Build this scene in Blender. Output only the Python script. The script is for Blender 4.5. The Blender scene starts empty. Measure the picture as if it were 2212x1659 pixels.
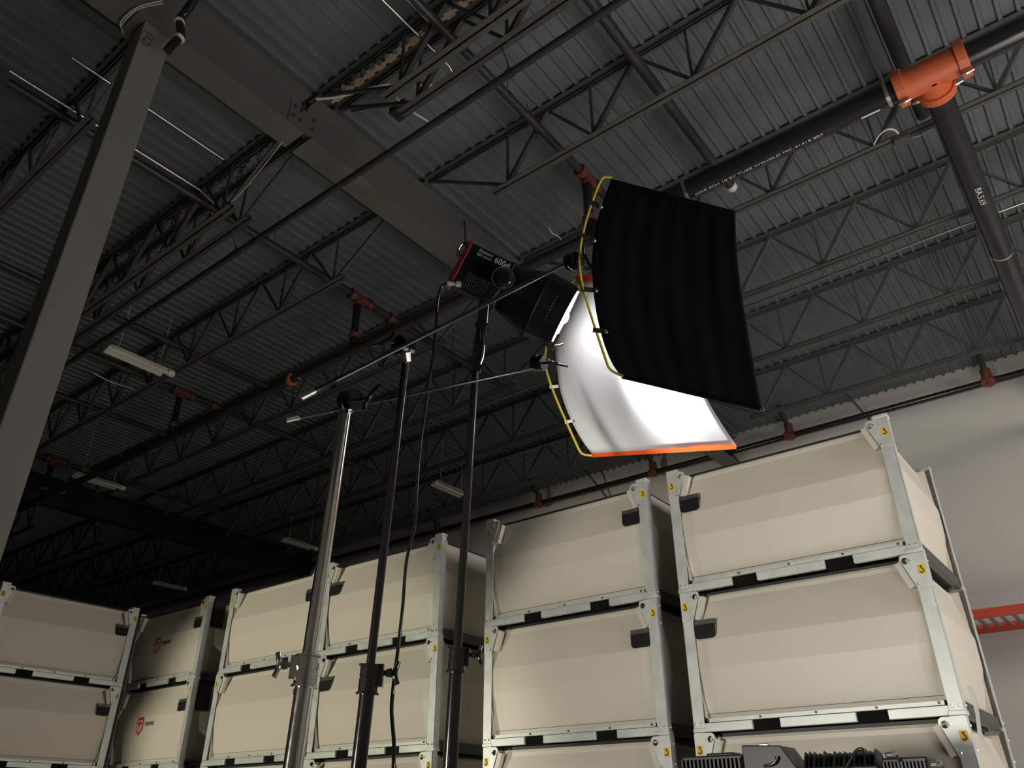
import bpy, math, random
from mathutils import Vector, Matrix, Euler
random.seed(7)
PI = math.pi
SC = bpy.context.scene
COL = SC.collection
V = Vector

# ------------------------------------------------------------------ camera
F_PX, CX, CY = 1685.0, 1106.0, 829.5
PITCH, ROLL, YAW = math.radians(29.388), math.radians(0.021), math.radians(38.082)
EYE = V((0, 0, 1.6))
_h = V((-math.sin(YAW), math.cos(YAW), 0))
FW = (_h * math.cos(PITCH) + V((0, 0, 1)) * math.sin(PITCH)).normalized()
_rt = FW.cross(V((0, 0, 1))).normalized()
_up = _rt.cross(FW)
RT = _rt * math.cos(ROLL) + _up * math.sin(ROLL)
UP = -_rt * math.sin(ROLL) + _up * math.cos(ROLL)
cam = bpy.data.objects.new('camera', bpy.data.cameras.new('camera'))
cam.data.sensor_width = 36.0
cam.data.lens = F_PX / 2212 * 36.0
cam.data.clip_start = 0.05
cam.data.clip_end = 200
M = Matrix((RT, UP, -FW)).transposed().to_4x4()
M.translation = EYE
cam.matrix_world = M
COL.objects.link(cam)
SC.camera = cam

def ray(x, y):
    return RT * ((x - CX) / F_PX) - UP * ((y - CY) / F_PX) + FW
def at(x, y, d):            # the point seen at this place of the photograph, d metres in front of the lens
    return EYE + ray(x, y) * d
def atz(x, y, z):           # ... on the level z
    r = ray(x, y); return EYE + r * ((z - 1.6) / r.z)
def aty(x, y, Y):           # ... on the upright plane Y
    r = ray(x, y); return EYE + r * (Y / r.y)

# ------------------------------------------------------------------ materials
def mat(name, col, rough=0.6, metal=0.0, noise=0.0, scale=8.0, bump=0.0, rnoise=0.0, emit=0.0, coat=0.0, trans=0.0, spec=0.5):
    m = bpy.data.materials.new(name); m.use_nodes = True
    nt = m.node_tree; b = nt.nodes['Principled BSDF']
    b.inputs['Base Color'].default_value = (*col, 1)
    b.inputs['Roughness'].default_value = rough
    b.inputs['Metallic'].default_value = metal
    b.inputs['Specular IOR Level'].default_value = spec
    b.inputs['Coat Weight'].default_value = coat
    if emit:
        b.inputs['Emission Color'].default_value = (*col, 1)
        b.inputs['Emission Strength'].default_value = emit
    if noise or bump or rnoise:
        tc = nt.nodes.new('ShaderNodeTexCoord')
        n = nt.nodes.new('ShaderNodeTexNoise'); n.inputs['Scale'].default_value = scale; n.inputs['Detail'].default_value = 5
        nt.links.new(tc.outputs['Object'], n.inputs['Vector'])
        if noise:
            r = nt.nodes.new('ShaderNodeMixRGB'); r.blend_type = 'MIX'
            r.inputs[1].default_value = (*[max(0, c * (1 - noise)) for c in col], 1)
            r.inputs[2].default_value = (*[min(1, c * (1 + noise)) for c in col], 1)
            nt.links.new(n.outputs['Fac'], r.inputs[0]); nt.links.new(r.outputs[0], b.inputs['Base Color'])
        if rnoise:
            mr = nt.nodes.new('ShaderNodeMapRange')
            mr.inputs['To Min'].default_value = max(0.05, rough - rnoise); mr.inputs['To Max'].default_value = min(1, rough + rnoise)
            nt.links.new(n.outputs['Fac'], mr.inputs['Value']); nt.links.new(mr.outputs[0], b.inputs['Roughness'])
        if bump:
            bp = nt.nodes.new('ShaderNodeBump'); bp.inputs['Strength'].default_value = bump; bp.inputs['Distance'].default_value = 0.01
            nt.links.new(n.outputs['Fac'], bp.inputs['Height']); nt.links.new(bp.outputs[0], b.inputs['Normal'])
    if trans:
        out = nt.nodes['Material Output']
        t = nt.nodes.new('ShaderNodeBsdfTranslucent'); t.inputs['Color'].default_value = (*col, 1)
        mx = nt.nodes.new('ShaderNodeMixShader'); mx.inputs[0].default_value = trans
        nt.links.new(b.outputs[0], mx.inputs[1]); nt.links.new(t.outputs[0], mx.inputs[2]); nt.links.new(mx.outputs[0], out.inputs['Surface'])
    return m

MT = dict(
    deck=mat('galvanised_deck', (0.172, 0.189, 0.207), 0.50, 0.25, 0.18, 3.0, rnoise=0.08),
    steel=mat('grey_primer_steel', (0.082, 0.082, 0.076), 0.6, 0.0, 0.2, 4.0),
    girder=mat('grey_girder_paint', (0.135, 0.135, 0.125), 0.55, 0.0, 0.12, 2.0),
    column=mat('grey_column_paint', (0.23, 0.23, 0.21), 0.6, 0.0, 0.06, 3.0),
    pipe=mat('black_pipe', (0.018, 0.018, 0.02), 0.2, 0.0, 0.2, 6.0, spec=0.6),
    brpipe=mat('dark_branch_pipe', (0.035, 0.034, 0.033), 0.4, 0.0, 0.2, 6.0),
    orange=mat('orange_fitting_paint', (0.62, 0.13, 0.05), 0.45, 0.0, 0.12, 14.0),
    redpaint=mat('red_rack_paint', (0.55, 0.07, 0.04), 0.5, 0.0, 0.1, 6.0),
    darkred=mat('dull_red_fitting', (0.17, 0.045, 0.032), 0.55, 0.0, 0.15, 12.0),
    zinc=mat('bright_zinc', (0.72, 0.72, 0.70), 0.28, 1.0, 0.1, 20.0),
    conduit=mat('conduit_metal', (0.62, 0.62, 0.62), 0.25, 1.0, 0.1, 9.0),
    galv=mat('galvanised_post', (0.60, 0.62, 0.61), 0.45, 0.4, 0.22, 9.0, rnoise=0.12, bump=0.05),
    beige=mat('beige_panel', (0.60, 0.545, 0.475), 0.45, 0.0, 0.025, 2.5, bump=0.02),
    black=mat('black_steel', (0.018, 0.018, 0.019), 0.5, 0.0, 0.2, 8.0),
    blackgloss=mat('black_gloss_metal', (0.009, 0.009, 0.010), 0.13, 0.0, spec=0.7),
    rubber=mat('black_rubber', (0.010, 0.010, 0.012), 0.6, 0.0, 0.1, 10, spec=0.2),
    pocket=mat('pocket_black', (0.006, 0.006, 0.006), 0.8, spec=0.1),
    brack=mat('grey_bracket', (0.10, 0.10, 0.095), 0.45, 0.6),
    yellow=mat('yellow_sticker', (0.72, 0.47, 0.04), 0.5),
    ink=mat('black_ink', (0.012, 0.012, 0.012), 0.6),
    redink=mat('red_ink', (0.42, 0.03, 0.025), 0.5),
    white=mat('white_print', (0.75, 0.75, 0.75), 0.5),
    wall=mat('painted_block_wall', (0.60, 0.575, 0.54), 0.8, 0.0, 0.06, 0.8, bump=0.05),
    floor=mat('concrete_floor', (0.34, 0.33, 0.31), 0.5, 0.0, 0.12, 1.5),
    chrome=mat('chrome', (0.88, 0.86, 0.80), 0.12, 1.0, 0.06, 30.0, rnoise=0.06),
    duvet=mat('black_duvetyne', (0.014, 0.014, 0.018), 0.95, 0.0, 0.25, 12.0, bump=0.06, spec=0.04),
    silk=mat('white_bounce_fabric', (0.78, 0.79, 0.83), 0.9, 0.0, 0.04, 6.0, bump=0.04, trans=0.12, spec=0.1),
    redtrim=mat('red_orange_border', (0.92, 0.13, 0.025), 0.7, trans=0.4, spec=0.1),
    yrod=mat('yellow_rod', (0.62, 0.47, 0.06), 0.3, 0.0, 0.12, 15.0),
    tab=mat('white_tab', (0.75, 0.75, 0.72), 0.7),
    otape=mat('orange_tape', (0.75, 0.33, 0.05), 0.5),
    lampblack=mat('lamp_body_black', (0.011, 0.012, 0.015), 0.45, 0.0, 0.1, 20.0, spec=0.25),
    lampred=mat('lamp_red_band', (0.20, 0.008, 0.014), 0.35),
    lens=mat('lit_lens', (1.0, 0.97, 0.92), 0.3, emit=5.0),
    hood=mat('pale_lamp_hood', (0.78, 0.76, 0.66), 0.45, 0.0, 0.05, 5.0),
    wire=mat('white_cord', (0.70, 0.69, 0.66), 0.5),
    tan=mat('tan_nailer_board', (0.50, 0.36, 0.25), 0.8, 0.0, 0.2, 6.0),
    plastic=mat('clear_wrap', (0.72, 0.70, 0.66), 0.25, trans=0.5),
    alu=mat('aluminium_casting', (0.022, 0.0225, 0.024), 0.45, 0.3, 0.1, 20),
    brass=mat('brass', (0.75, 0.52, 0.30), 0.25, 1.0),
    mesh=mat('grey_wire_deck', (0.30, 0.29, 0.28), 0.5, 0.5),
    stain=mat('yellow_stain', (0.125, 0.122, 0.10), 0.6, 0.0, 0.3, 6.0),
)

# ------------------------------------------------------------------ mesh builder
class MB:
    def __init__(s): s.v, s.f, s.sm, s.m = [], [], [], Matrix.Identity(4)
    def add(s, vs, fs, smooth=False):
        o = len(s.v); s.v += [s.m @ V(p) for p in vs]
        s.f += [tuple(i + o for i in f) for f in fs]; s.sm += [smooth] * len(fs); return s
    def box(s, x0, x1, y0, y1, z0, z1):
        vs = [(x, y, z) for z in (z0, z1) for y in (y0, y1) for x in (x0, x1)]
        return s.add(vs, [(0, 2, 3, 1), (4, 5, 7, 6), (0, 1, 5, 4), (2, 6, 7, 3), (0, 4, 6, 2), (1, 3, 7, 5)])
    def cbox(s, c, sx, sy, sz, rot=None):      # box about a centre, turned by a 3x3 matrix
        old = s.m
        s.m = old @ Matrix.Translation(V(c)) @ (rot.to_4x4() if rot else Matrix.Identity(4))
        s.box(-sx / 2, sx / 2, -sy / 2, sy / 2, -sz / 2, sz / 2); s.m = old; return s
    def tube(s, pts, r, n=8, caps=True, r2=None):
        pts = [V(p) for p in pts]; k = len(pts); vs = []; nrm = None
        for i, p in enumerate(pts):
            t = (pts[min(i + 1, k - 1)] - pts[max(i - 1, 0)]).normalized()
            if nrm is None:
                a = V((0, 0, 1)) if abs(t.z) < 0.9 else V((1, 0, 0)); nrm = t.cross(a).normalized()
            else: nrm = (nrm - t * nrm.dot(t)).normalized()
            b = t.cross(nrm); rr = r if r2 is None else r + (r2 - r) * i / (k - 1)
            vs += [p + (nrm * math.cos(2 * PI * j / n) + b * math.sin(2 * PI * j / n)) * rr for j in range(n)]
        fs = [(i * n + j, i * n + (j + 1) % n, (i + 1) * n + (j + 1) % n, (i + 1) * n + j) for i in range(k - 1) for j in range(n)]
        s.add(vs, fs, n > 5)
        if caps:
            s.add(vs[:n], [tuple(range(n))[::-1]]); s.add(vs[-n:], [tuple(range(n))])
        return s
    def lathe(s, a, b, prof, n=16):            # turned along the line a -> b, prof = [(metres along, radius)]
        a, b = V(a), V(b); t = (b - a).normalized()
        u = t.cross(V((0, 0, 1)) if abs(t.z) < 0.9 else V((1, 0, 0))).normalized(); w = t.cross(u)
        vs = [a + t * q + (u * math.cos(2 * PI * j / n) + w * math.sin(2 * PI * j / n)) * max(r, 1e-4) for q, r in prof for j in range(n)]
        k = len(prof)
        fs = [(i * n + j, i * n + (j + 1) % n, (i + 1) * n + (j + 1) % n, (i + 1) * n + j) for i in range(k - 1) for j in range(n)]
        s.add(vs, fs, False)
        s.add(vs[:n], [tuple(range(n))[::-1]]); s.add(vs[-n:], [tuple(range(n))]); return s
    def prism(s, poly, o, ux, uy, un, d):      # outline poly (2-D) in the frame o, ux, uy, pushed d along un
        o, ux, uy, un = V(o), V(ux), V(uy), V(un); n = len(poly)
        a = [o + ux * p[0] + uy * p[1] for p in poly]; b = [q + un * d for q in a]
        return s.add(a + b, [tuple(range(n))[::-1], tuple(range(n, 2 * n))] + [(i, (i + 1) % n, n + (i + 1) % n, n + i) for i in range(n)])
    def build(s, name, m, parent=None, bevel=0.0):
        me = bpy.data.meshes.new(name); me.from_pydata([tuple(p) for p in s.v], [], s.f)
        for p, sm in zip(me.polygons, s.sm): p.use_smooth = sm
        if m: me.materials.append(MT[m] if isinstance(m, str) else m)
        import bmesh
        bm = bmesh.new(); bm.from_mesh(me); bmesh.ops.recalc_face_normals(bm, faces=bm.faces); bm.to_mesh(me); bm.free()
        o = bpy.data.objects.new(name, me); COL.objects.link(o)
        if parent: o.parent = parent
        if bevel:
            md = o.modifiers.new('bevel', 'BEVEL'); md.width = bevel; md.segments = 2; md.limit_method = 'ANGLE'
        return o

def tag(o, label, cat, group=None, kind=None):
    o['label'] = label; o['category'] = cat
    if group: o['group'] = group
    if kind: o['kind'] = kind
    return o
def thing(name, label, cat, loc=(0, 0, 0), rz=0.0, group=None):
    o = bpy.data.objects.new(name, None); COL.objects.link(o)
    o.location = loc; o.rotation_euler = (0, 0, rz); o.empty_display_size = 0.1
    return tag(o, label, cat, group)
def struct(name, mb, m):
    o = mb.build(name, m); o['kind'] = 'structure'; return o
KIDS = {}
def kids(o):
    return [c for c in bpy.data.objects if c.parent is o]
def dup(root, loc, rz, label, group):
    r = root.copy(); COL.objects.link(r); r.location = loc; r.rotation_euler = (0, 0, rz)
    r['label'] = label; r['group'] = group
    if root not in KIDS: KIDS[root] = [(c, kids(c)) for c in kids(root)]
    for c, gs in KIDS[root]:
        d = c.copy(); COL.objects.link(d); d.parent = r
        for g in gs:
            e = g.copy(); COL.objects.link(e); e.parent = d
    return r
def text(body, size, o, ux, uy, m, name, parent=None, depth=0.0008, sx=1.0, align='LEFT', ital=0.0):
    cu = bpy.data.curves.new(name, 'FONT'); cu.body = body; cu.size = size; cu.align_x = align; cu.shear = ital
    cu.extrude = depth; cu.resolution_u = 3
    t = bpy.data.objects.new('tmp_text', cu); COL.objects.link(t)
    dg = bpy.context.evaluated_depsgraph_get(); dg.update()
    me = bpy.data.meshes.new_from_object(t.evaluated_get(dg)); bpy.data.objects.remove(t)
    me.name = name; me.materials.clear(); me.materials.append(MT[m])
    ux, uy = V(ux).normalized(), V(uy).normalized(); un = ux.cross(uy)
    mm = Matrix((ux * sx, uy, un)).transposed().to_4x4(); mm.translation = V(o)
    me.transform(mm)
    ob = bpy.data.objects.new(name, me); COL.objects.link(ob)
    if parent: ob.parent = parent
    return ob

# ------------------------------------------------------------------ the room
ZD = 8.10                                   # underside of the deck ribs
X0, X1, Y0, Y1 = -36.0, 11.0, -11.0, 13.3
mb = MB(); mb.box(X0, X1, Y0, Y1, -0.2, 0); struct('floor', mb, 'floor')
mb = MB(); P = 0.1524; n = int((X1 - X0) / P)
prof = []
for i in range(n):
    x = X0 + i * P
    prof += [(x, 0.038), (x + 0.098, 0.038), (x + 0.110, 0.0), (x + 0.140, 0.0)]
prof.append((X0 + n * P, 0.038))
vs = []
for x, z in prof: vs += [(x, Y0, ZD + z), (x, Y1, ZD + z)]
mb.add(vs, [(2 * i, 2 * i + 1, 2 * i + 3, 2 * i + 2) for i in range(len(prof) - 1)])
mb.box(X0, X1, Y0, Y1, ZD + 0.045, ZD + 0.2)
struct('ceiling', mb, 'deck')
mb = MB(); mb.box(X0, X1, Y1, Y1 + 0.25, 0, ZD + 0.2); struct('wall_back', mb, 'wall')
mb = MB(); mb.box(X0, X1, Y0 - 0.25, Y0, 0, ZD + 0.2); struct('wall_front', mb, 'wall')
mb = MB(); mb.box(X0 - 0.25, X0, Y0, Y1, 0, ZD + 0.2); struct('wall_left', mb, 'wall')
mb = MB(); mb.box(X1, X1 + 0.25, Y0, Y1, 0, ZD + 0.2); struct('wall_right', mb, 'wall')

# ------------------------------------------------------------------ girders and columns
XG = -5.10
def ibeam(mb, x, y0, y1, zt, depth, bf, tf, tw):
    mb.box(x - bf / 2, x + bf / 2, y0, y1, zt - tf, zt)
    mb.box(x - bf / 2, x + bf / 2, y0, y1, zt - depth, zt - depth + tf)
    mb.box(x - tw / 2, x + tw / 2, y0, y1, zt - depth + tf, zt - tf)
ZT = ZD - 0.064
mb = MB(); ibeam(mb, XG, Y0 + 0.02, 3.03, ZT, 0.56, 0.30, 0.018, 0.014)
g1 = mb.build('steel_girder', 'girder')
tag(g1, 'grey steel roof girder resting on the near column, ending at the bolted splice', 'beam', 'grey roof girders in line')
mb = MB(); ibeam(mb, XG, 3.11, Y1 - 0.02, ZT, 0.56, 0.30, 0.018, 0.014)
g2 = mb.build('steel_girder', 'girder')
tag(g2, 'grey stained roof girder running from the bolted splice to the back wall', 'beam', 'grey roof girders in line')
mb = MB(); mb.box(XG + 0.008, XG + 0.022, 2.90, 3.24, ZT - 0.47, ZT - 0.12); pl = mb.build('splice_plate', 'girder', g1, 0.004)
for yy in (2.95, 3.03, 3.19):
    for zz in (ZT - 0.42, ZT - 0.30, ZT - 0.17):
        mb = MB(); mb.lathe((XG + 0.02, yy, zz), (XG + 0.05, yy, zz), [(0, 0.02), (0.016, 0.02), (0.016, 0.012), (0.028, 0.012)], 6); mb.build('bolt', 'steel', pl)
mb = MB(); mb.box(XG - 0.15, XG + 0.15, 3.95, 4.25, ZT - 0.5615, ZT - 0.5605); mb.box(XG - 0.15, XG + 0.02, 3.45, 3.95, ZT - 0.5615, ZT - 0.5605)
o = mb.build('stain', 'stain', g2); o['label'] = 'yellowish stain on the underside'
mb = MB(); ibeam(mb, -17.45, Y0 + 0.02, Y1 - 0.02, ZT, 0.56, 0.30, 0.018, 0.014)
tag(mb.build('steel_girder', 'black'), 'steel roof girder deep in the dark far left of the hall', 'beam')  # black instead of girder grey: darkness of the far bay put into the colour

colm = thing('steel_column', 'tall square grey steel column carrying the roof girder at left', 'column', (XG - 0.02, 1.53, 0))
mb = MB(); mb.box(-0.115, 0.115, -0.12, 0.12, 0.02, ZT - 0.56 - 0.02); mb.build('shaft', 'column', colm, 0.012)
mb = MB(); mb.box(-0.19, 0.19, -0.2, 0.2, ZT - 0.58, ZT - 0.56); mb.build('cap_plate', 'girder', colm)
mb = MB(); mb.box(-0.2, 0.2, -0.2, 0.2, 0, 0.02); mb.build('base_plate', 'girder', colm)
text('(12)', 0.10, (0.1165, -0.075, 7.36), (0, -0.15, -1), (0, 1, -0.15), 'ink', 'handwritten_mark', colm, 0.0004)
c2 = thing('steel_column', 'steel column out in the dark left bay', 'column', (-17.45, 1.53, 0))
mb = MB(); mb.box(-0.115, 0.115, -0.12, 0.12, 0, ZT - 0.56); mb.build('shaft', 'column', c2)

# ------------------------------------------------------------------ roof joists
ZTC, ZBC = ZD, 7.33                          # top of the top chord, underside of the bottom chord
def angles(mb, x0, x1, z, up, w=0.052, t=0.007, gap=0.02, leg=0.05):
    for s in (-1, 1):
        ya, yb = sorted((s * gap / 2, s * (gap / 2 + w)))
        mb.box(x0, x1, ya, yb, z, z + t) if up else mb.box(x0, x1, ya, yb, z - t, z)
        yc, yd = sorted((s * gap / 2, s * (gap / 2 + t)))
        mb.box(x0, x1, yc, yd, z + t, z + leg) if up else mb.box(x0, x1, yc, yd, z - leg, z - t)
def bar(mb, a, b, w, d):
    a, b = V(a), V(b); t = (b - a).normalized(); y = V((0, 1, 0)); q = t.cross(y)
    vs = [p + y * (sy * d / 2) + q * (sq * w / 2) for p in (a, b) for sy, sq in ((-1, -1), (1, -1), (1, 1), (-1, 1))]
    mb.add(vs, [(0, 1, 2, 3), (7, 6, 5, 4), (0, 4, 5, 1), (1, 5, 6, 2), (2, 6, 7, 3), (3, 7, 4, 0)])
LJ, E0, NP = 12.08, 1.20, 9                  # length, first bottom node, panels
PW = (LJ - 2 * E0 - 0.24) / NP
def joist(label, group):
    t = thing('roof_joist', label, 'joist', (0, 0, 0), 0, group)
    mb = MB(); angles(mb, 0, LJ, ZTC, False, 0.056); mb.build('top_chord', 'steel', t)
    mb = MB(); angles(mb, E0 - 0.08, LJ - E0 + 0.08, ZBC, True, 0.046); mb.build('bottom_chord', 'steel', t)
    zt, zb = ZTC - 0.03, ZBC + 0.025
    mv = MB(); bar(mv, (0, 0, zb), (0, 0, zt), 0.022, 0.022)
    md = MB(); bar(md, (0, 0, zb), (PW / 2, 0, zt), 0.045, 0.045)
    mt = MB(); bar(mt, (0, 0, zt), (PW / 2, 0, zb), 0.026, 0.026)
    me1 = MB(); bar(me1, (0.18, 0, zt), (E0 + 0.1, 0, zb), 0.03, 0.03)
    me2 = MB(); bar(me2, (LJ - 0.18, 0, zt), (LJ - E0 - 0.1, 0, zb), 0.03, 0.03)
    protos = {}
    def web(k, mb, x):
        if k not in protos: o = mb.build('web_member', 'steel', t); protos[k] = o
        else: o = protos[k].copy(); COL.objects.link(o); o.parent = t
        o.location.x = x
    for i in range(NP + 1):
        xb = E0 + 0.12 + i * PW
        web('v', mv, xb)
        if i < NP: web('d', md, xb); web('t', mt, xb + PW / 2)
    web('e1', me1, 0); web('e2', me2, 0)
    for x in (0, LJ - 0.15):
        mb = MB(); mb.box(x, x + 0.15, -0.06, 0.06, ZT, ZTC - 0.0075); mb.build('bearing_seat', 'steel', t)
    return t
JY = [3.14, 3.36, 4.70, 6.52, 8.06, 9.62, 11.30]
ON = ['nearer of the splice pair', 'farther of the splice pair',
      'next after the joist pair', 'just past the long black water main', 'with the bright conduit strung under it',
      'second from the back wall', 'closest to the back wall']
proto = None
for k, y in enumerate(JY):
    lab = 'dark open-web roof joist right of the girder, ' + ON[k]
    if proto is None: proto = joist(lab, 'roof joists right of the girder'); proto.location = (XG + 0.04, y, 0)
    else: dup(proto, (XG + 0.04, y, 0), 0, lab, 'roof joists right of the girder')
ONL = ['meeting the column head', 'nearer of the cable-strung pair', 'farther of the cable-strung pair',
       'next after the pair with cables', 'behind the pale hooded strip light', 'with the bright conduit strung under it', 'second from the back wall', 'closest to the back wall']
for k, y in enumerate([1.62] + JY):
    dup(proto, (XG - 0.04 - LJ, y, 0), 0, 'dark open-web roof joist left of the girder, ' + ONL[k], 'roof joists left of the girder')
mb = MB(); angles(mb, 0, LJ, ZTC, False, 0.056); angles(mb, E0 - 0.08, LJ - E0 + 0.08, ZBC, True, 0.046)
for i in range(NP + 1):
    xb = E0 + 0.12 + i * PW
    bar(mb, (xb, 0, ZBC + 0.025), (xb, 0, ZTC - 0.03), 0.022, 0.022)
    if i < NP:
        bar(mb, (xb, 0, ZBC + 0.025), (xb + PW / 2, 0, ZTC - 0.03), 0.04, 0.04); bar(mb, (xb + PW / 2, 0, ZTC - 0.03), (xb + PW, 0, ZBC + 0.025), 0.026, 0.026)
far0 = mb.build('roof_joist', 'black')  # black instead of primer grey stands in for the shade of this bay
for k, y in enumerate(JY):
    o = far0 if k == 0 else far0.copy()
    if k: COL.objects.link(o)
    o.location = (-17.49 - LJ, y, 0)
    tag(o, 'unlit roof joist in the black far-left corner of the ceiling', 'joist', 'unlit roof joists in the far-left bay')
# tan notched board between the paired joists
def nailer(x0, x1, label, m='tan'):
    mb = MB(); x = x0; k = 0
    while x < x1 - 0.1:
        w = 0.05 if k % 2 else 0.022
        L = 0.10 if k % 2 else 0.0524
        mb.box(x, x + L, 3.25 - w, 3.25 + w * 0.6, ZD - 0.035, ZD - 0.001); x += L; k += 1
    tag(mb.build('nailer_board', m), label, 'board', 'notched boards at the roof deck joint')
nailer(XG + 0.2, 1.5, 'tan notched board tucked between the paired joists right of the girder')
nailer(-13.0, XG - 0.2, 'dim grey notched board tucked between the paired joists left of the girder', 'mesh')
# dark torn deck flashing along the board
mb = MB()
for i in range(70):
    x = XG + 0.25 + i * 0.1; s = 0.03 + random.random() * 0.04
    mb.cbox((x, 3.19 + random.uniform(-0.02, 0.02), ZD - 0.05), s, 0.05, 0.045, Euler((random.random(), random.random(), random.random())).to_matrix())
tag(mb.build('deck_flashing', 'deck'), 'crumpled grey deck flashing beside the tan notched board', 'flashing', kind='stuff')
mb = MB()
for i in range(70):
    x = XG - 0.25 - i * 0.1; s = 0.03 + random.random() * 0.05
    mb.cbox((x, 3.22 + random.uniform(-0.05, 0.05), ZD - 0.05), s, 0.05, 0.045, Euler((random.random(), random.random(), random.random())).to_matrix())
tag(mb.build('deck_flashing', 'deck'), 'crumpled grey deck flashing left of the girder', 'flashing', kind='stuff')

# ------------------------------------------------------------------ sprinkler pipes
YM, ZM, RM = 5.42, 6.86, 0.105
def ring(mb, c, ax, r, w=0.028, th=0.006, n=20):
    c, ax = V(c), V(ax).normalized()
    mb.lathe(c - ax * w / 2, c + ax * w / 2, [(0, r), (0, r + th), (w, r + th), (w, r)], n)
main = thing('water_main', 'long thick black water main pipe with white lettering, hung under the joists', 'pipe', (0, 0, 0))
mb = MB(); mb.tube([(-3.15, YM, ZM), (-0.24, YM, ZM)], RM, 20); mb.build('pipe', 'pipe', main)
mb = MB(); mb.tube([(0.30, YM, ZM), (7.5, YM, ZM)], RM, 20); mb.build('pipe', 'pipe', main)
mb = MB(); mb.tube([(-20.5, YM - 0.03, ZM), (-3.20, YM, ZM)], 0.060, 16); mb.build('pipe', 'brpipe', main)
mb = MB(); mb.lathe((-3.28, YM, ZM), (-3.06, YM, ZM), [(0, 0.062), (0, 0.085), (0.06, 0.09), (0.12, 0.13), (0.22, 0.13), (0.22, 0.106)], 18); mb.build('reducer', 'pipe', main)
# pipe lettering on the camera's side of the barrel
def stencil(body, x, size, name, ang=-62, sx=1.25):
    a = math.radians(ang); nrm = V((0, math.cos(a) * -1, math.sin(a)))
    p = V((x, YM, ZM)) + nrm * (RM + 0.0015)
    uy = V((1, 0, 0)).cross(nrm) * -1
    text(body, size, p, (1, 0, 0), uy if uy.z > 0 else -uy, 'white', name, main, 0.0004, sx)
stencil('IOHI SCH 10 BY TUBE WSHIELD MC-41418 807', -2.05, 0.038, 'stencil_lettering', -90, 1.55)
for xx, lab in ((-0.30, 0), (-2.12, 1), (1.6, 0), (-7.85, 1), (-11.6, 1), (-14.6, 1)):
    r = RM if xx > -3 else 0.06
    mb = MB(); ring(mb, (xx, YM, ZM), (1, 0, 0), r); mb.tube([(xx, YM, ZM + r), (xx, YM, ZD - 0.02)], 0.006, 6); mb.build('hanger', 'zinc', main)
# orange grooved tee
tee = MB(); tee.tube([(-0.24, YM, ZM), (0.30, YM, ZM)], 0.125, 22)
tee.tube([(0.03, YM, ZM), (0.03, YM + 0.22, ZM)], 0.125, 22)
for xx in (-0.235, 0.225):
    ring(tee, (xx + 0.035, YM, ZM), (1, 0, 0), 0.10, 0.075, 0.048, 22)
    for s in (-1, 1): tee.box(xx, xx + 0.07, YM - 0.035, YM + 0.035, ZM + s * 0.16 - 0.025, ZM + s * 0.16 + 0.025)
ring(tee, (0.03, YM + 0.20, ZM), (0, 1, 0), 0.10, 0.075, 0.048, 22)
to = tee.build('tee_fitting', 'orange', main, 0.004); to['label'] = 'orange grooved tee fitting'
for (bx, by, bz) in ((-0.2, YM - 0.02, ZM - 0.175), (-0.2, YM - 0.02, ZM + 0.175), (0.26, YM - 0.02, ZM - 0.175), (0.26, YM - 0.02, ZM + 0.175), (-0.115, YM + 0.2, ZM - 0.03), (0.175, YM + 0.2, ZM - 0.03)):
    mb = MB(); mb.lathe((bx - 0.05, by, bz), (bx + 0.05, by, bz), [(0, 0.008), (0.02, 0.014), (0.04, 0.02), (0.06, 0.02), (0.08, 0.012), (0.1, 0.008)], 8); mb.build('coupling_bolt', 'zinc', to)
lab = MB(); a = math.radians(-100); nn = V((0, -math.cos(a), math.sin(a)))
lab.prism([(-0.075, -0.011), (0.075, -0.011), (0.075, 0.011), (-0.075, 0.011)], V((-0.46, YM, ZM)) + nn * (RM + 0.0005), (1, 0, 0), V((1, 0, 0)).cross(nn) * -1, nn, 0.001)
lab.build('white_label', 'white', main)
mb = MB(); ring(mb, (-7.45 - 0.6, YM - 0.01, ZM), (1, 0, 0), 0.06, 0.055, 0.026, 18); mb.build('coupling', 'orange', main)
mb = MB(); ring(mb, (-16.4, YM - 0.02, ZM), (1, 0, 0), 0.06, 0.055, 0.026, 18); mb.build('coupling', 'darkred', main)
feed = thing('feed_pipe', 'thick black feed pipe running from the orange tee toward the back wall', 'pipe')
mb = MB(); mb.tube([(0.03, YM + 0.23, ZM), (0.06, 8.2, ZM + 0.02), (0.1, Y1 - 0.02, ZM)], RM, 20); mb.build('pipe', 'pipe', feed)
mb = MB(); ring(mb, (0.066, 8.32, ZM + 0.02), (0, 1, 0), RM, 0.03, 0.008); mb.tube([(0.066, 8.32, ZM + RM), (0.066, 8.32, ZD - 0.02)], 0.006, 6); mb.build('hanger', 'zinc', feed)
text('BA.5.69', 0.075, (0.035, 6.95, ZM - 0.1055), (0, 1, 0.0), (1, 0, 0), 'white', 'stencil_lettering', feed, 0.0004, 1.2)

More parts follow.
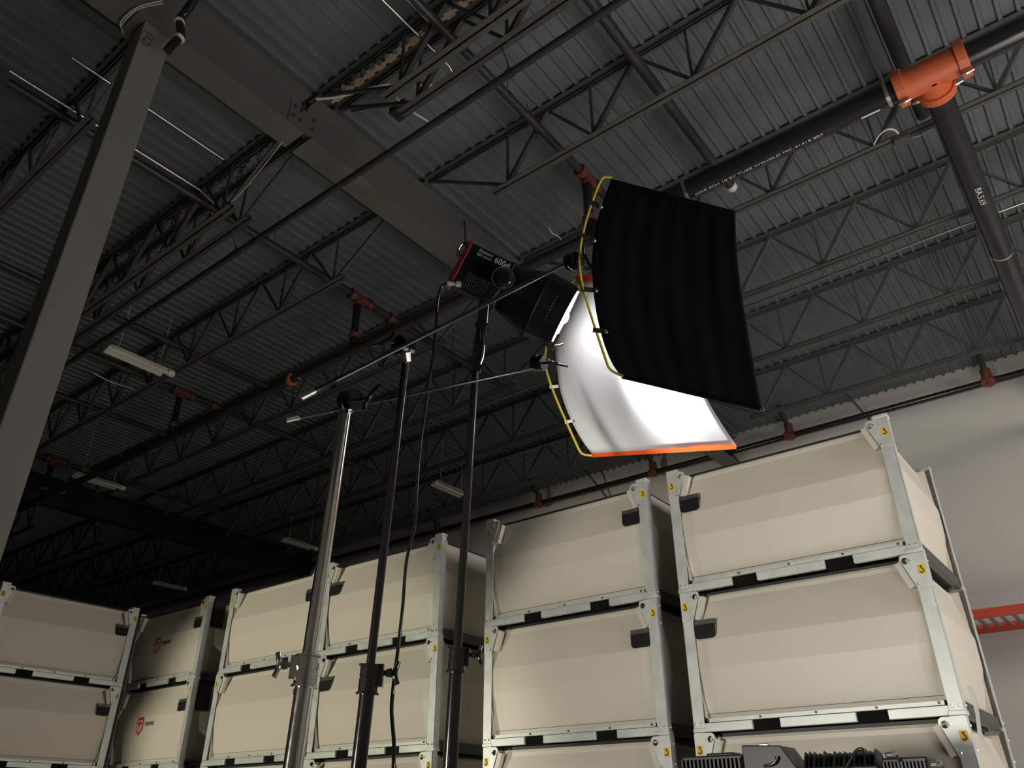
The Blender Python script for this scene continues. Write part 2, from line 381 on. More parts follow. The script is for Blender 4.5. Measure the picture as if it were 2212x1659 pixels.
def branch(x, y0, y1, r, label, drop=False, cap=None, heads=(), red=False):
    z = 7.63; t = thing('sprinkler_pipe', label, 'pipe', (0, 0, 0), 0, 'sprinkler branch pipes under the deck')
    mb = MB(); mb.tube([(x, y0, z), (x, y1, z)], r, 12); mb.build('pipe', 'brpipe', t)
    if drop:
        mb = MB(); mb.lathe((x, 5.22, z), (x, 5.58, z), [(0, r), (0, r + 0.03), (0.07, r + 0.03), (0.07, r + 0.015), (0.29, r + 0.015), (0.29, r + 0.03), (0.36, r + 0.03), (0.36, r)], 14)
        mb.tube([(x, 5.36, z), (x, 5.36, z - 0.12)], r + 0.02, 14); mb.build('tee_fitting', 'darkred', t)
        mb = MB(); mb.tube([(x, 5.36, z - 0.1), (x, 5.36, ZM + 0.05)], 0.05, 14); mb.build('riser', 'pipe', t)
        mb = MB(); ring(mb, (x, 5.36, ZM + 0.17), (0, 0, 1), 0.045, 0.06, 0.025, 14); mb.build('coupling', 'darkred', t)
        mb = MB(); ring(mb, (x, 5.95, z), (0, 1, 0), r - 0.005, 0.07, 0.03, 14); mb.build('coupling', 'darkred', t)
    if cap:
        mb = MB(); mb.tube([(x, y1 - 0.005, z), (x, y1 + 0.07, z)], r + 0.003, 12); mb.build('end_cap', cap, t)
    for yy in heads:
        mb = MB(); mb.tube([(x + 0.02, yy, z + r), (x + 0.02, yy, z + r + 0.06)], 0.011, 8); mb.lathe((x + 0.02, yy, z + r + 0.06), (x + 0.02, yy, z + r + 0.085), [(0, 0.008), (0.012, 0.02), (0.02, 0.024), (0.025, 0.002)], 10); mb.build('sprinkler_head', 'brass', t)
    for yy in [y for y in (4.0, 7.2, 10.2) if y0 < y < y1]:
        mb = MB(); ring(mb, (x, yy, z), (0, 1, 0), r, 0.02, 0.004, 12); mb.tube([(x, yy, z + r), (x, yy, ZD + 0.03)], 0.005, 6); mb.build('hanger', 'brpipe', t)
    return t
branch(-3.19, 1.2, 6.6, 0.042, 'dark sprinkler pipe with a red tee seen just left of the black flag', True, None, (4.30,))
branch(-2.03, 2.0, 6.42, 0.052, 'dark sprinkler pipe with a pale end cap just past the water main', False, 'white')
branch(-0.14, 2.5, 6.62, 0.060, 'dark sprinkler pipe ending just behind the orange tee', False, 'brpipe')
branch(-6.77, 1.0, 8.6, 0.045, 'dark sprinkler pipe with a red tee, nearest one left of the girder', True, None, (3.9,))
branch(-9.72, 1.0, 6.3, 0.045, 'dark sprinkler pipe passing right beside the near hooded strip light', False, 'brpipe')
branch(-10.95, 1.0, 9.5, 0.045, 'dark sprinkler pipe with a dim red tee, behind the near hooded strip light', True)
branch(-12.6, 1.0, 6.2, 0.045, 'short dark sprinkler pipe far left ending past the water main', False, 'brpipe')
branch(-15.3, 1.0, 9.5, 0.045, 'dim sprinkler pipe with a drop, farthest left', True)
mb = MB(); mb.tube([(-17.0, 3.47, 7.1), (7.0, 3.49, 7.1)], 0.033, 12)
lp = thing('steel_pipe', 'thin dark steel pipe crossing below the girder and joists', 'pipe'); mb.build('pipe', 'brpipe', lp)
for xx in (-2.75, -6.6, -10.2):
    mb = MB(); ring(mb, (xx, 3.48, 7.1), (1, 0, 0), 0.032, 0.05, 0.01, 12); mb.tube([(xx, 3.48, 7.13), (xx, 3.36, 7.34)], 0.005, 6); mb.build('hanger', 'brpipe', lp)
# wall pipe
wp = thing('sprinkler_header', 'black sprinkler pipe running along the top of the back wall', 'pipe')
mb = MB(); mb.tube([(-30, 12.95, 7.72), (-5, 12.95, 7.62), (6, 12.95, 7.62)], 0.055, 12); mb.build('pipe', 'pipe', wp)
for xx in (-0.68, -3.85, -6.6, -9.4, -12.4):
    mb = MB(); mb.tube([(xx, 12.95, 7.56), (xx, 12.95, 7.84)], 0.075, 12); mb.lathe((xx - 0.09, 12.95, 7.63), (xx + 0.09, 12.95, 7.63), [(0, 0.075), (0.18, 0.075)], 12); mb.build('tee_fitting', 'darkred', wp)
    mb = MB(); mb.tube([(xx, 12.95, 7.8), (xx, 12.6, ZD - 0.02)], 0.045, 10); mb.build('riser', 'brpipe', wp)
for xx in (-2.75, -5.2, -8.1):
    mb = MB(); mb.tube([(xx, 12.7, ZD - 0.02), (xx + 0.35, Y1 - 0.01, 7.3)], 0.02, 6); mb.build('brace', 'brpipe', wp)

# ------------------------------------------------------------------ conduits, cords, boxes
def conduit(pts, r, label, m='conduit', group='metal conduits under the roof'):
    mb = MB(); mb.tube(pts, r, 8); return tag(mb.build('conduit', m), label, 'conduit', group)
conduit([(-19, 8.18, 7.27), (3.5, 8.18, 7.27)], 0.014, 'bright metal conduit strung along under a joist near the back wall')
conduit([(-19, 9.98, 7.29), (-3, 9.98, 7.29)], 0.012, 'dim metal conduit running under the dark left ceiling near the back wall')
conduit([(-3.50, 1.0, 7.80), (-3.50, 3.5, 7.80), (-3.52, 3.60, 7.78)], 0.016, 'shiny conduit crossing the paired joists, left one of two')
conduit([(-3.34, 1.0, 7.82), (-3.34, 3.05, 7.82)], 0.016, 'shiny conduit crossing the paired joists, right one of two')
conduit([(-6.92, 1.0, 7.90), (-6.92, 3.05, 7.90), (-6.94, 3.25, 7.86), (-7.05, 3.32, 7.8)], 0.018, 'shiny conduit left of the girder, ending in a bend at the joists')
conduit([(-6.30, 1.3, 7.90), (-6.30, 2.95, 7.90)], 0.014, 'shiny conduit between column and joists, nearer the girder')
conduit([(-9.2, 0.5, 7.75), (-9.0, 1.55, 7.75)], 0.016, 'shiny conduit at the far upper left behind the column')
def smooth(pts, k=6):
    pts = [V(p) for p in pts]; out = []
    for i in range(len(pts) - 1):
        p0, p1, p2, p3 = pts[max(i - 1, 0)], pts[i], pts[i + 1], pts[min(i + 2, len(pts) - 1)]
        for j in range(k):
            t = j / k
            out.append(0.5 * ((2 * p1) + (p2 - p0) * t + (2 * p0 - 5 * p1 + 4 * p2 - p3) * t * t + (3 * p1 - p0 - 3 * p2 + p3) * t ** 3))
    return out + [pts[-1]]
def cord(px, z, r, label, m='wire', d=None):
    pts = [atz(x, y, z) if d is None else at(x, y, d) for x, y in px]
    mb = MB(); mb.tube(smooth(pts), r, 6); return tag(mb.build('cord', m), label, 'cord')
cord([(1888, 312), (1896, 296), (1908, 284), (1922, 279), (1935, 283), (1943, 294)], 7.34, 0.009, 'white cord looping up to the small grey junction box by the big pipe')
cord([(1964, 297), (1985, 294), (2000, 288), (2010, 284)], 7.34, 0.004, 'thin pale cord leaving the right side of the grey junction box')
mb = MB(); c = atz(1949, 302, 7.30); mb.box(c.x - 0.07, c.x + 0.07, c.y - 0.06, c.y + 0.06, 7.27, 7.335)
tag(mb.build('junction_box', 'steel', None, 0.004), 'small grey junction box under the joist beside the big pipe', 'box')
cord([(1186, 491), (1192, 503), (1204, 509), (1213, 518)], 7.9, 0.006, 'short white cord dangling from the deck above the lamp')
cord([(350, 2), (330, 6), (300, 14), (276, 30), (262, 45), (260, 55), (267, 72)], 7.45, 0.007, 'pale loose cable looping over the column head')
cord([(352, 8), (326, 12), (300, 19), (280, 33), (266, 48), (264, 56)], 7.46, 0.006, 'second pale cable looping over the column head')
cord([(683, 214), (720, 211), (760, 202), (800, 190), (842, 181)], 7.85, 0.014, 'grey cable sagging from the girder to the first joist pair')
cord([(760, 240), (800, 232), (850, 226), (886, 222)], 7.6, 0.012, 'black bracing rod from joist end beside the girder', 'black')
cord([(846, 195), (858, 212), (866, 222), (878, 232), (898, 246), (925, 262)], 7.75, 0.010, 'pale bent cord passing a dark box near the girder')
cord([(200, 805), (240, 825), (280, 838), (306, 852)], 7.6, 0.010, 'faint hanging wire under the dark left ceiling')
cord([(333, 555), (392, 520), (440, 478), (505, 432), (560, 370), (610, 306)], 7.38, 0.006, 'pale cable running along the paired joists left of the girder')
cord([(325, 565), (385, 528), (433, 485), (500, 438)], 7.36, 0.013, 'second pale cable lying along the paired joists left of the girder', 'brack')
mb = MB(); c = atz(870, 238, 7.72); mb.box(c.x - 0.12, c.x + 0.08, c.y - 0.07, c.y + 0.07, 7.69, 7.77); mb.lathe(c + V((0.02, 0, -0.03)), c + V((0.02, 0, -0.1)), [(0, 0.035), (0.07, 0.03)], 10)
tag(mb.build('sensor_box', 'black'), 'small dark box with a round sensor beside the girder splice', 'box')
for (x, y, z, lab) in ((922, 182, 7.75, 'small silver conduit fitting on the joist pair'), (600, 420, 7.4, None)):
    if lab:
        c = atz(x, y, z); mb = MB(); mb.cbox(c, 0.12, 0.05, 0.05, Euler((0, 0, 0.6)).to_matrix()); tag(mb.build('conduit_fitting', 'zinc', None, 0.006), lab, 'fitting')
# rigid black drain elbow by the column head
mb = MB(); pp = [atz(430, -20, 7.5), atz(412, 10, 7.5), atz(393, 36, 7.5), atz(386, 44, 7.45), atz(391, 66, 7.3), atz(392, 78, 7.25), atz(366, 103, 7.1), atz(360, 112, 7.06)]
dp = thing('drain_pipe', 'black jointed drain pipe bending round the column head', 'pipe'); mb.tube(pp, 0.035, 10); mb.build('pipe', 'pipe', dp)
for i in (3, 5):
    mb = MB(); d = (pp[i + 1] - pp[i]).normalized(); ring(mb, pp[i] + d * 0.03, d, 0.035, 0.03, 0.008, 12); mb.build('pipe_collar', 'hood', dp)

# ------------------------------------------------------------------ hooded strip lights
def strip(label, loc):
    t = thing('strip_light', label, 'ceiling light', loc, 0, 'hooded strip lights hung under the roof')
    mb = MB(); mb.prism([(-0.15, 0), (-0.06, 0.06), (0.06, 0.06), (0.15, 0), (0.14, 0), (0.055, 0.052), (-0.055, 0.052), (-0.14, 0)], (0, -0.42, 0), (1, 0, 0), (0, 0, 1), (0, 1, 0), 0.84); mb.build('hood', 'hood', t)
    mb = MB(); mb.tube([(0, -0.44, 0.02), (0, 0.50, 0.02)], 0.028, 10); mb.build('tube', 'hood', t)
    mb = MB(); mb.lathe((0, 0.44, 0.03), (0, 0.54, 0.03), [(0, 0.05), (0.08, 0.05), (0.1, 0.03)], 12); mb.build('lamp_socket', 'white', t)
    for yy in (-0.3, 0.3):
        mb = MB(); mb.tube([(0, yy, 0.06), (0, yy, ZD - loc[2])], 0.004, 5); mb.build('hanging_wire', 'wire', t)
    return t
s0 = strip('pale hooded strip light, nearest and largest of the unlit ones at left', (-9.80, 4.10, 7.18))
for loc, lab in (((-14.55, 5.95, 7.18), 'pale hooded strip light far left, half hidden by the water main'),
                 ((-9.60, 10.35, 7.18), 'dim hooded strip light behind the middle black stand'),
                 ((-14.60, 10.7, 7.18), 'dim hooded strip light just left of the silver stand'),
                 ((-20.3, 10.85, 7.18), 'faint hooded strip light farthest away above the logo crates')):
    dup(s0, loc, 0, lab, 'hooded strip lights hung under the roof')

# ------------------------------------------------------------------ stacked equipment crates
CW, CD, CH = 1.98, 1.45, 1.115
def facet(mb, L, axis_o, ux, un, z0=0.105, z1=1.084):
    """Pressed cover, L long, bulging outwards; a pillow with two creases."""
    rows = [(z0, 0.075), (0.14, 0.070), (0.48, 0.004), (0.70, 0.0), (z1, 0.105)]
    e = 0.16
    cols = [0.0, e, L - e, L]
    vs, fs = [], []
    for r, (z, ins) in enumerate(rows):
        for c, x in enumerate(cols):
            k = ins + (0.014 if c in (0, 3) and r in (2, 3) else 0.0) + (0.008 if c in (0, 3) and r not in (2, 3) else 0.0)
            vs.append(V(axis_o) + V(ux) * x - V(un) * k + V((0, 0, z)))
    for r in range(len(rows) - 1):
        for c in range(3):
            i = r * 4 + c; fs.append((i, i + 1, i + 5, i + 4))
    n0 = len(vs)
    vs += [p - V(un) * 0.02 for p in vs[:n0]]
    fs += [tuple(i + n0 for i in f)[::-1] for f in fs]
    edge = [0, 1, 2, 3, 7, 11, 15, 19, 18, 17, 16, 12, 8, 4]
    fs += [(edge[i], edge[(i + 1) % 14], edge[(i + 1) % 14] + n0, edge[i] + n0) for i in range(14)]
    mb.add(vs, fs)
TOPCAP = []
def top_caps(t):
    hx, hy = CW / 2, CD / 2
    for sx in (-1, 1):
        for sy in (-1, 1):
            if not TOPCAP:
                mb = MB(); mb.box(-0.057, 0.057, -0.045, 0.045, 0, 0.03); c = mb.build('stacking_cap', 'galv', t, 0.004); TOPCAP.append(c)
            else:
                c = TOPCAP[0].copy(); COL.objects.link(c); c.parent = t
            c.location = (sx * (hx - 0.051), sy * (hy - 0.040), CH - 0.001)
def crate(flap_side, logo, label, group):
    t = thing('equipment_crate', label, 'crate', (0, 0, 0), 0, group)
    hx, hy, pw, pd = CW / 2, CD / 2, 0.096, 0.075
    for sx in (-1, 1):
        for sy in (-1, 1):
            mb = MB()
            x0, x1 = sorted((sx * hx, sx * (hx - pw))); y0, y1 = sorted((sy * hy, sy * (hy - 0.006)))
            mb.box(x0, x1, y0, y1, 0.028, CH - 0.002)
            xa, xb = sorted((sx * hx, sx * (hx - 0.006))); ya, yb = sorted((sy * hy, sy * (hy - pd)))
            mb.box(xa, xb, ya, yb, 0.028, CH - 0.002)
            post = mb.build('corner_post', 'galv', t)
            # foot that sits on the post below
            mb = MB(); xa, xb = sorted((sx * (hx + 0.006), sx * (hx - pw - 0.012))); ya, yb = sorted((sy * (hy + 0.006), sy * (hy - pd - 0.01)))
            mb.box(xa, xb, ya, yb, 0.0, 0.03); mb.build('post_foot', 'galv', post, 0.004)
            # lifting plate with eye
            mb = MB(); o = V((sx * hx, sy * (hy + 0.001), 0)); ux = V((-sx, 0, 0)); un = V((0, sy, 0))
            arc = [(0.145 + 0.032 * math.cos(a), 1.077 + 0.032 * math.sin(a)) for a in [math.radians(q) for q in (90, 60, 30, 0, -30, -50)]]
            outer = [(0.0, 0.865), (0.0, 1.109)] + arc + [(0.100, 0.865)]
            hole = [(0.138 + 0.025 * math.cos(2 * PI * k / 12), 1.062 + 0.025 * math.sin(2 * PI * k / 12)) for k in range(12)]
            import bmesh
            from mathutils.geometry import tessellate_polygon
            loops = [[V((p[0], p[1], 0)) for p in outer], [V((p[0], p[1], 0)) for p in hole]]
            flat = [p for l in loops for p in l]; tris = tessellate_polygon(loops)
            A = [o + ux * p.x + V((0, 0, 1)) * p.y + un * 0.0 for p in flat]; B = [p + un * 0.006 for p in A]; n = len(A); no = len(outer)
            fs = [tuple(q) for q in tris] + [tuple(i + n for i in q)[::-1] for q in tris]
            fs += [(i, (i + 1) % no, n + (i + 1) % no, n + i) for i in range(no)]
            fs += [(no + i, no + (i + 1) % 12, n + no + (i + 1) % 12, n + no + i) for i in range(12)]
            mb.add(A + B, fs); mb.build('lifting_plate', 'galv', post)
            # hook sticker
            zc, xc = 0.985, 0.040
            mb = MB(); mb.prism([(xc - 0.026, zc - 0.036), (xc + 0.026, zc - 0.036), (xc + 0.026, zc + 0.036), (xc - 0.026, zc + 0.036)], o + un * 0.0065, ux, (0, 0, 1), un, 0.001); st = mb.build('hook_sticker', 'yellow', post)
            st['label'] = 'yellow sticker with a black crane hook'
            d = 0.0078
            vx = V((1, 0, 0)) if sy < 0 else V((-1, 0, 0)); cc = o + ux * xc + V((0, 0, zc)) + un * d
            hk = [cc + vx * (0.014 * math.cos(math.radians(q))) + V((0, 0, 0.014 * math.sin(math.radians(q)) - 0.008)) for q in range(200, 431, 23)]
            hk += [cc + vx * 0.002 + V((0, 0, 0.012)), cc + V((0, 0, 0.022))]
            mb = MB(); mb.tube(hk, 0.0045, 4); mb.box(min(cc.x - 0.008, cc.x + 0.008), cc.x + 0.008, cc.y - 0.002, cc.y + 0.002, cc.z + 0.016, cc.z + 0.026); mb.build('hook_mark', 'ink', post)
            # bolts
            for (bx, bz) in ((0.025, 0.06), (0.072, 0.06), (0.105, 1.062), (0.085, 0.885)):
                mb = MB(); p = o + ux * bx + V((0, 0, bz)); mb.lathe(p, p + un * 0.012, [(0, 0.009), (0.008, 0.009), (0.012, 0.005)], 8); mb.build('bolt', 'zinc', post)
            for bz in (0.06, 0.9, 1.05):
                mb = MB(); p = V((sx * hx, sy * (hy - 0.04), bz)); mb.lathe(p, p + V((sx * 0.012, 0, 0)), [(0, 0.008), (0.008, 0.008), (0.012, 0.004)], 8); mb.build('bolt', 'zinc', post)
            # beige gusset behind the plate
            mb = MB(); mb.cbox((sx * (hx - 0.165), sy * (hy - 0.028), 0.965), 0.045, 0.05, 0.20, Euler((0, -sx * 0.33, 0)).to_matrix()); mb.build('gusset', 'beige', t)
    # base rails
    for sy in (-1, 1):
        ya, yb = sorted((sy * (hy - 0.002), sy * (hy - 0.05)))
        mb = MB()
        for (a, b) in ((-hx + pw, -0.50), (-0.28, 0.28), (0.50, hx - pw)): mb.box(a, b, ya, yb, 0.002, 0.066)
        rail = mb.build('base_rail', 'galv', t, 0.003)
        for c in (-0.39, 0.39):
            mb = MB(); mb.box(c - 0.112, c + 0.112, *sorted((sy * (hy - 0.03), sy * (hy - 0.2))), -0.002, 0.068); mb.build('fork_pocket', 'pocket', rail)
        mb = MB(); mb.box(-hx + pw + 0.03, hx - pw - 0.02, *sorted((sy * (hy - 0.012), sy * (hy - 0.04))), 0.070, 0.101); tr = mb.build('trim_strip', 'galv', t, 0.002)
        for q in (-0.86, -0.43, 0.0, 0.43, 0.84):
            mb = MB(); mb.lathe((q, sy * (hy - 0.012), 0.086), (q, sy * (hy + 0.002), 0.086), [(0, 0.01), (0.012, 0.008)], 8); mb.build('screw', 'brack', tr)
    for sx in (-1, 1):
        mb = MB(); xa, xb = sorted((sx * (hx - 0.012), sx * (hx - 0.06))); mb.box(xa, xb, -hy + pd, hy - pd, 0.002, 0.10); mb.build('base_rail', 'brack', t, 0.003)
    # block coloured black for the shade between stacked crates, and floor pan
    mb = MB(); mb.box(-hx + 0.13, hx - 0.13, -hy + 0.13, hy - 0.13, 1.066, 1.112); mb.build('gap_shade', 'black', t)
    mb = MB(); mb.box(-hx + 0.06, hx - 0.06, -hy + 0.06, hy - 0.06, 0.03, 0.07); mb.build('floor_pan', 'black', t)
    # covers
    L1, L2 = CW - 2 * 0.04, CD - 2 * 0.03
    mb = MB(); facet(mb, L1, (-hx + 0.04, -hy + 0.010, 0), (1, 0, 0), (0, -1, 0)); fc = mb.build('cover', 'beige', t)
    mb = MB(); facet(mb, L1, (hx - 0.04, hy - 0.010, 0), (-1, 0, 0), (0, 1, 0)); mb.build('cover', 'beige', t)
    mb = MB(); facet(mb, L2, (hx - 0.010, -hy + 0.03, 0), (0, 1, 0), (1, 0, 0)); cr = mb.build('cover', 'beige', t)
    mb = MB(); facet(mb, L2, (-hx + 0.010, hy - 0.03, 0), (0, -1, 0), (-1, 0, 0)); mb.build('cover', 'beige', t)
    mb = MB(); mb.box(-hx + 0.1, hx - 0.1, -hy + 0.1, hy - 0.1, 1.03, 1.064); mb.build('roof', 'beige', t)
    # groove line above the trim
    mb = MB(); mb.box(-hx + 0.10, hx - 0.10, -hy + 0.076, -hy + 0.082, 0.137, 0.140); mb.build('seam', 'ink', t)
    # rubber flap by a top corner of the long face
    def flap(fx, sy):
        f = -fx
        def fp(x, z, y): return (fx * (hx - pw - 0.004) + f * x, sy * (hy - 0.02 + y), z)
        mb = MB(); mb.prism([(0, 0.825), (0, 0.866), (0.185, 0.866), (0.185, 0.825)], (fx * (hx - pw - 0.004), sy * (hy + 0.002), 0), (f, 0, 0), (0, 0, 1), (0, -sy, 0), 0.05); br = mb.build('flap_bracket', 'brack', t)
        pts = [(0.0, 0.826)] + [(0.035 - 0.035 * math.cos(a), 0.745 - 0.035 * math.sin(a)) for a in [math.radians(q) for q in (0, 30, 60, 90)]] + [(0.15 + 0.035 * math.sin(a), 0.745 - 0.035 * math.cos(a)) for a in [math.radians(q) for q in (0, 30, 60, 90)]] + [(0.185, 0.826)]
        mb = MB(); mb.prism(pts, (fx * (hx - pw - 0.004), sy * (hy + 0.006), 0), (f, 0, 0), (0, 0, 1), (0, -sy, 0), 0.006); mb.build('flap', 'rubber', br)
        for q in (0.03, 0.155):
            mb = MB(); p = V((fx * (hx - pw - 0.004) + f * q, sy * (hy + 0.002), 0.847)); mb.lathe(p, p + V((0, sy * 0.008, 0)), [(0, 0.008), (0.008, 0.006)], 8); mb.build('screw', 'zinc', br)
    flap(flap_side, -1)
    if logo:      # printed emblem on the long front face, black opening at the front of the right face
        sh = [(-0.085, 0.085), (-0.06, 0.115), (0.06, 0.115), (0.085, 0.085), (0.085, -0.055), (0, -0.125), (-0.085, -0.055)]
        inn = [(-0.062, 0.07), (0.062, 0.07), (0.062, -0.045), (0, -0.095), (-0.062, -0.045)]
        base = V((-0.22, -hy + 0.0135, 0.585)); un = V((0, -1, 0)); X = V((1, 0, 0)); Z = V((0, 0, 1))
        mb = MB(); mb.prism(sh, base, X, Z, un, 0.0095); e = mb.build('emblem', 'redink', fc); e['label'] = 'red shield emblem'
        mb = MB(); mb.prism(inn, base + un * 0.0095, X, Z, un, 0.001); mb.build('emblem', 'beige', fc)
        mb = MB(); mb.prism([(-0.05, 0.035), (-0.03, 0.055), (0.03, 0.055), (0.05, 0.035), (0.042, 0.012), (0.014, 0.012), (0.014, -0.07), (-0.014, -0.07), (-0.014, 0.012), (-0.042, 0.012)], base + un * 0.0105, X, Z, un, 0.001); mb.build('emblem', 'redink', fc)
        text('TRIME', 0.075, (-0.115, -hy + 0.008, 0.575), X, Z, 'ink', 'lettering', fc, 0.0015, 1.25, ital=0.25)
        mb = MB(); mb.box(hx - 0.10, hx - 0.004, -hy + 0.10, -hy + 0.29, 0.72, 1.09); mb.build('vent', 'black', t)
    return t
ORD = ['lowest', 'second lowest', 'second highest', 'topmost']
YF = 6.27
stacks = [('rightmost stack', -2.07, -1), ('stack second from the right', -4.27, 1), ('stack behind the two black stands', -6.905, -1), ('stack behind the silver stand', -8.965, 1)]
protoC = {}
for nm, cx, fs in stacks:
    grp = 'beige crates of the ' + nm
    for lv in range(4):
        lab = 'beige crate with galvanised posts, %s of the %s' % (ORD[lv], nm)
        top = lv == 3
        jx, jr = random.uniform(-0.008, 0.008), random.uniform(-0.004, 0.004)
        loc = (cx + jx, YF + CD / 2, lv * CH + 0.001)
        if fs not in protoC:
            o = protoC[fs] = crate(fs, False, lab, grp); o.location = loc
        else: o = dup(protoC[fs], loc, jr if fs == -1 else -jr, lab, grp)
        if top: top_caps(o)
pl = None
for lv in range(4):
    lab = 'beige crate with red shield emblem and lettering, %s of its stack' % ORD[lv]; grp = 'crates with the red shield emblem'
    loc = (-10.49 - CW / 2, YF + CD / 2, lv * CH + 0.001)
    if pl is None: o = pl = crate(1, True, lab, grp); pl.location = loc
    else: o = dup(pl, loc, 0, lab, grp)
    if lv == 3: top_caps(o)
    lab = 'beige crate at the far left edge facing right, %s of its stack' % ORD[lv]
    o = dup(protoC[1], (-12.05 - CD / 2, 6.06 - CW / 2, lv * CH + 0.001), PI / 2, lab, 'beige crates of the far left stack')
    if lv == 3: top_caps(o)

# torn clear wrap hanging at the right stack
mb = MB(); ps = []
for i in range(14):
    z = 2.42 - i * 0.06; w = 0.05 + 0.02 * math.sin(i * 1.3); x = -1.045 + 0.012 * math.sin(i * 0.9); y = 6.42 + 0.05 * i / 14
    ps += [V((x, y - w, z)), V((x + 0.02, y, z + 0.01)), V((x, y + w, z))]
mb.add(ps, [q for i in range(13) for q in ((3 * i, 3 * i + 1, 3 * i + 4, 3 * i + 3), (3 * i + 1, 3 * i + 2, 3 * i + 5, 3 * i + 4))], True)
tag(mb.build('plastic_wrap', 'plastic'), 'torn clear plastic wrap hanging on the right side of the rightmost stack', 'plastic wrap')

# ------------------------------------------------------------------ pallet rack at the back wall
rk = thing('pallet_rack', 'pallet rack with red beams at the back wall, right of the crates', 'rack', (0, 0, 0))
for yy in (12.1, 13.15):
    mb = MB(); mb.box(-2.55, 1.2, yy - 0.025, yy + 0.025, 3.96, 4.08); b = mb.build('shelf_beam', 'redpaint', rk, 0.004)
for i in range(26):
    x = -2.4 + i * 0.14
    mb = MB(); mb.box(x, x + 0.05, 12.125, 13.125, 4.02, 4.05); mb.build('deck_slat', 'mesh', rk)
for xx in (-2.6, 1.2):
    for yy in (12.1, 13.15):
        mb = MB(); mb.box(xx - 0.04, xx + 0.04, yy - 0.035, yy + 0.035, 0, 4.6); mb.build('upright', 'mesh', rk)

# ------------------------------------------------------------------ film light, stands, flags
# stands ---------------------------------------------------------
def disc_pair(mb, c, ax, r=0.034, w=0.05):
    c, ax = V(c), V(ax).normalized()
    mb.lathe(c - ax * w / 2, c + ax * w / 2, [(0, 0.018), (0, r * 0.9), (0.004, r), (w * 0.42, r), (w * 0.46, r * 0.86), (w * 0.54, r * 0.86), (w * 0.58, r), (w - 0.004, r), (w, r * 0.9), (w, 0.018)], 20)
def stand(label, base, top, r_top, r_low, zc, m, knob_dir, knob_m):
    t = thing('light_stand', label, 'stand', (base.x, base.y, 0))
    b = V((0, 0, 0)); d = V((top.x - base.x, top.y - base.y, top.z)); u = d.normalized()
    p = lambda z: u * (z / u.z)
    mb = MB(); mb.tube([p(0.25), p(zc)], r_low, 20); mb.build('lower_pole', m, t)
    mb = MB(); mb.tube([p(zc), p(top.z)], r_top, 20); mb.lathe(p(top.z - 0.008), p(top.z + 0.012), [(0, r_top), (0.004, r_top + 0.003), (0.012, r_top + 0.003), (0.02, r_top * 0.7)], 18); mb.build('upper_pole', m, t)
    mb = MB(); rr = r_low + 0.006
    mb.lathe(p(zc - 0.045), p(zc + 0.035), [(0, r_low), (0, rr + 0.005), (0.006, rr + 0.005), (0.008, rr), (0.042, rr), (0.043, rr - 0.002), (0.046, rr - 0.002), (0.047, rr), (0.073, rr), (0.075, rr + 0.005), (0.080, rr + 0.005), (0.080, r_top)], 24)
    k = V(knob_dir).normalized()
    bk = p(zc + 0.005) + k * (rr + 0.002)
    rot = Matrix((k, V((0, 0, 1)).cross(k).normalized(), V((0, 0, 1)))).transposed()
    mb.cbox(bk, 0.022, 0.022, 0.06, rot); col = mb.build('collar', m, t)
    mb = MB(); a = p(zc + 0.012) + k * (rr + 0.01); s = k.cross(V((0, 0, 1))).normalized()
    mb.tube([a, a + k * 0.034], 0.007, 8); mb.lathe(a + k * 0.01, a + k * 0.025, [(0, 0.011), (0.015, 0.013)], 10)
    e = a + k * 0.034
    mb.tube(smooth([e + V((0, 0, -0.030)) + k * 0.008 - s * 0.004, e + V((0, 0, -0.015)) + k * 0.003, e, e + V((0, 0, 0.015)) + k * 0.003, e + V((0, 0, 0.030)) + k * 0.008 + s * 0.004]), 0.0075, 8); mb.build('tee_knob', knob_m, col)
    for q in range(3):
        an = q * 2 * PI / 3 + 0.4; mb = MB(); f = V((math.cos(an) * 0.42, math.sin(an) * 0.42, 0.014))
        mb.tube(smooth([p(0.62), V((f.x * 0.45, f.y * 0.45, 0.40)), f]), 0.013, 10); mb.build('leg', m, t)
    return t, p
def grip(mb_parent, c, ax, arm, tdir, name='grip_head'):
    """Grip head: two toothed discs about the axis ax, holding a rod, with a tee handle."""
    mb = MB(); disc_pair(mb, c, ax, 0.035, 0.055); g = mb.build(name, 'blackgloss', mb_parent)
    ax = V(ax).normalized(); td = V(tdir).normalized()
    mb = MB(); a = V(c) + ax * 0.027; mb.tube([a, a + ax * 0.05], 0.006, 8)
    e = a + ax * 0.05; mb.tube(smooth([e - td * 0.045 + ax * 0.016, e - td * 0.02, e, e + td * 0.02, e + td * 0.045 - ax * 0.016 + ax * 0.03]), 0.0065, 8); mb.build('tee_handle', 'blackgloss', g)
    return g
# silver stand
T1 = at(746, 886, 2.40); B1 = at(633, 1655, 1.915)
f1 = (0 - T1.z) / (B1.z - T1.z); base1 = T1 + (B1 - T1) * f1
st1, p1 = stand('polished silver light stand, leftmost of the three stands', base1, T1, 0.019, 0.0245, at(641, 1447, 2.03).z, 'chrome', -RT, 'chrome')
T2 = at(877, 776, 2.62); B2 = at(775, 1655, 2.085); base2 = T2 + (B2 - T2) * (-T2.z / (B2.z - T2.z))
st2, p2 = stand('black light stand in the middle of the three, holding the long arm', base2, T2, 0.0125, 0.021, at(800, 1462, 2.17).z, 'blackgloss', RT, 'blackgloss')
T3 = at(1027, 800, 3.10); B3 = at(972, 1655, 2.50); base3 = T3 + (B3 - T3) * (-T3.z / (B3.z - T3.z))
st3, p3 = stand('black light stand carrying the film lamp, rightmost of the three', base3, T3, 0.0145, 0.024, at(979, 1420, 2.62).z, 'blackgloss', RT, 'blackgloss')
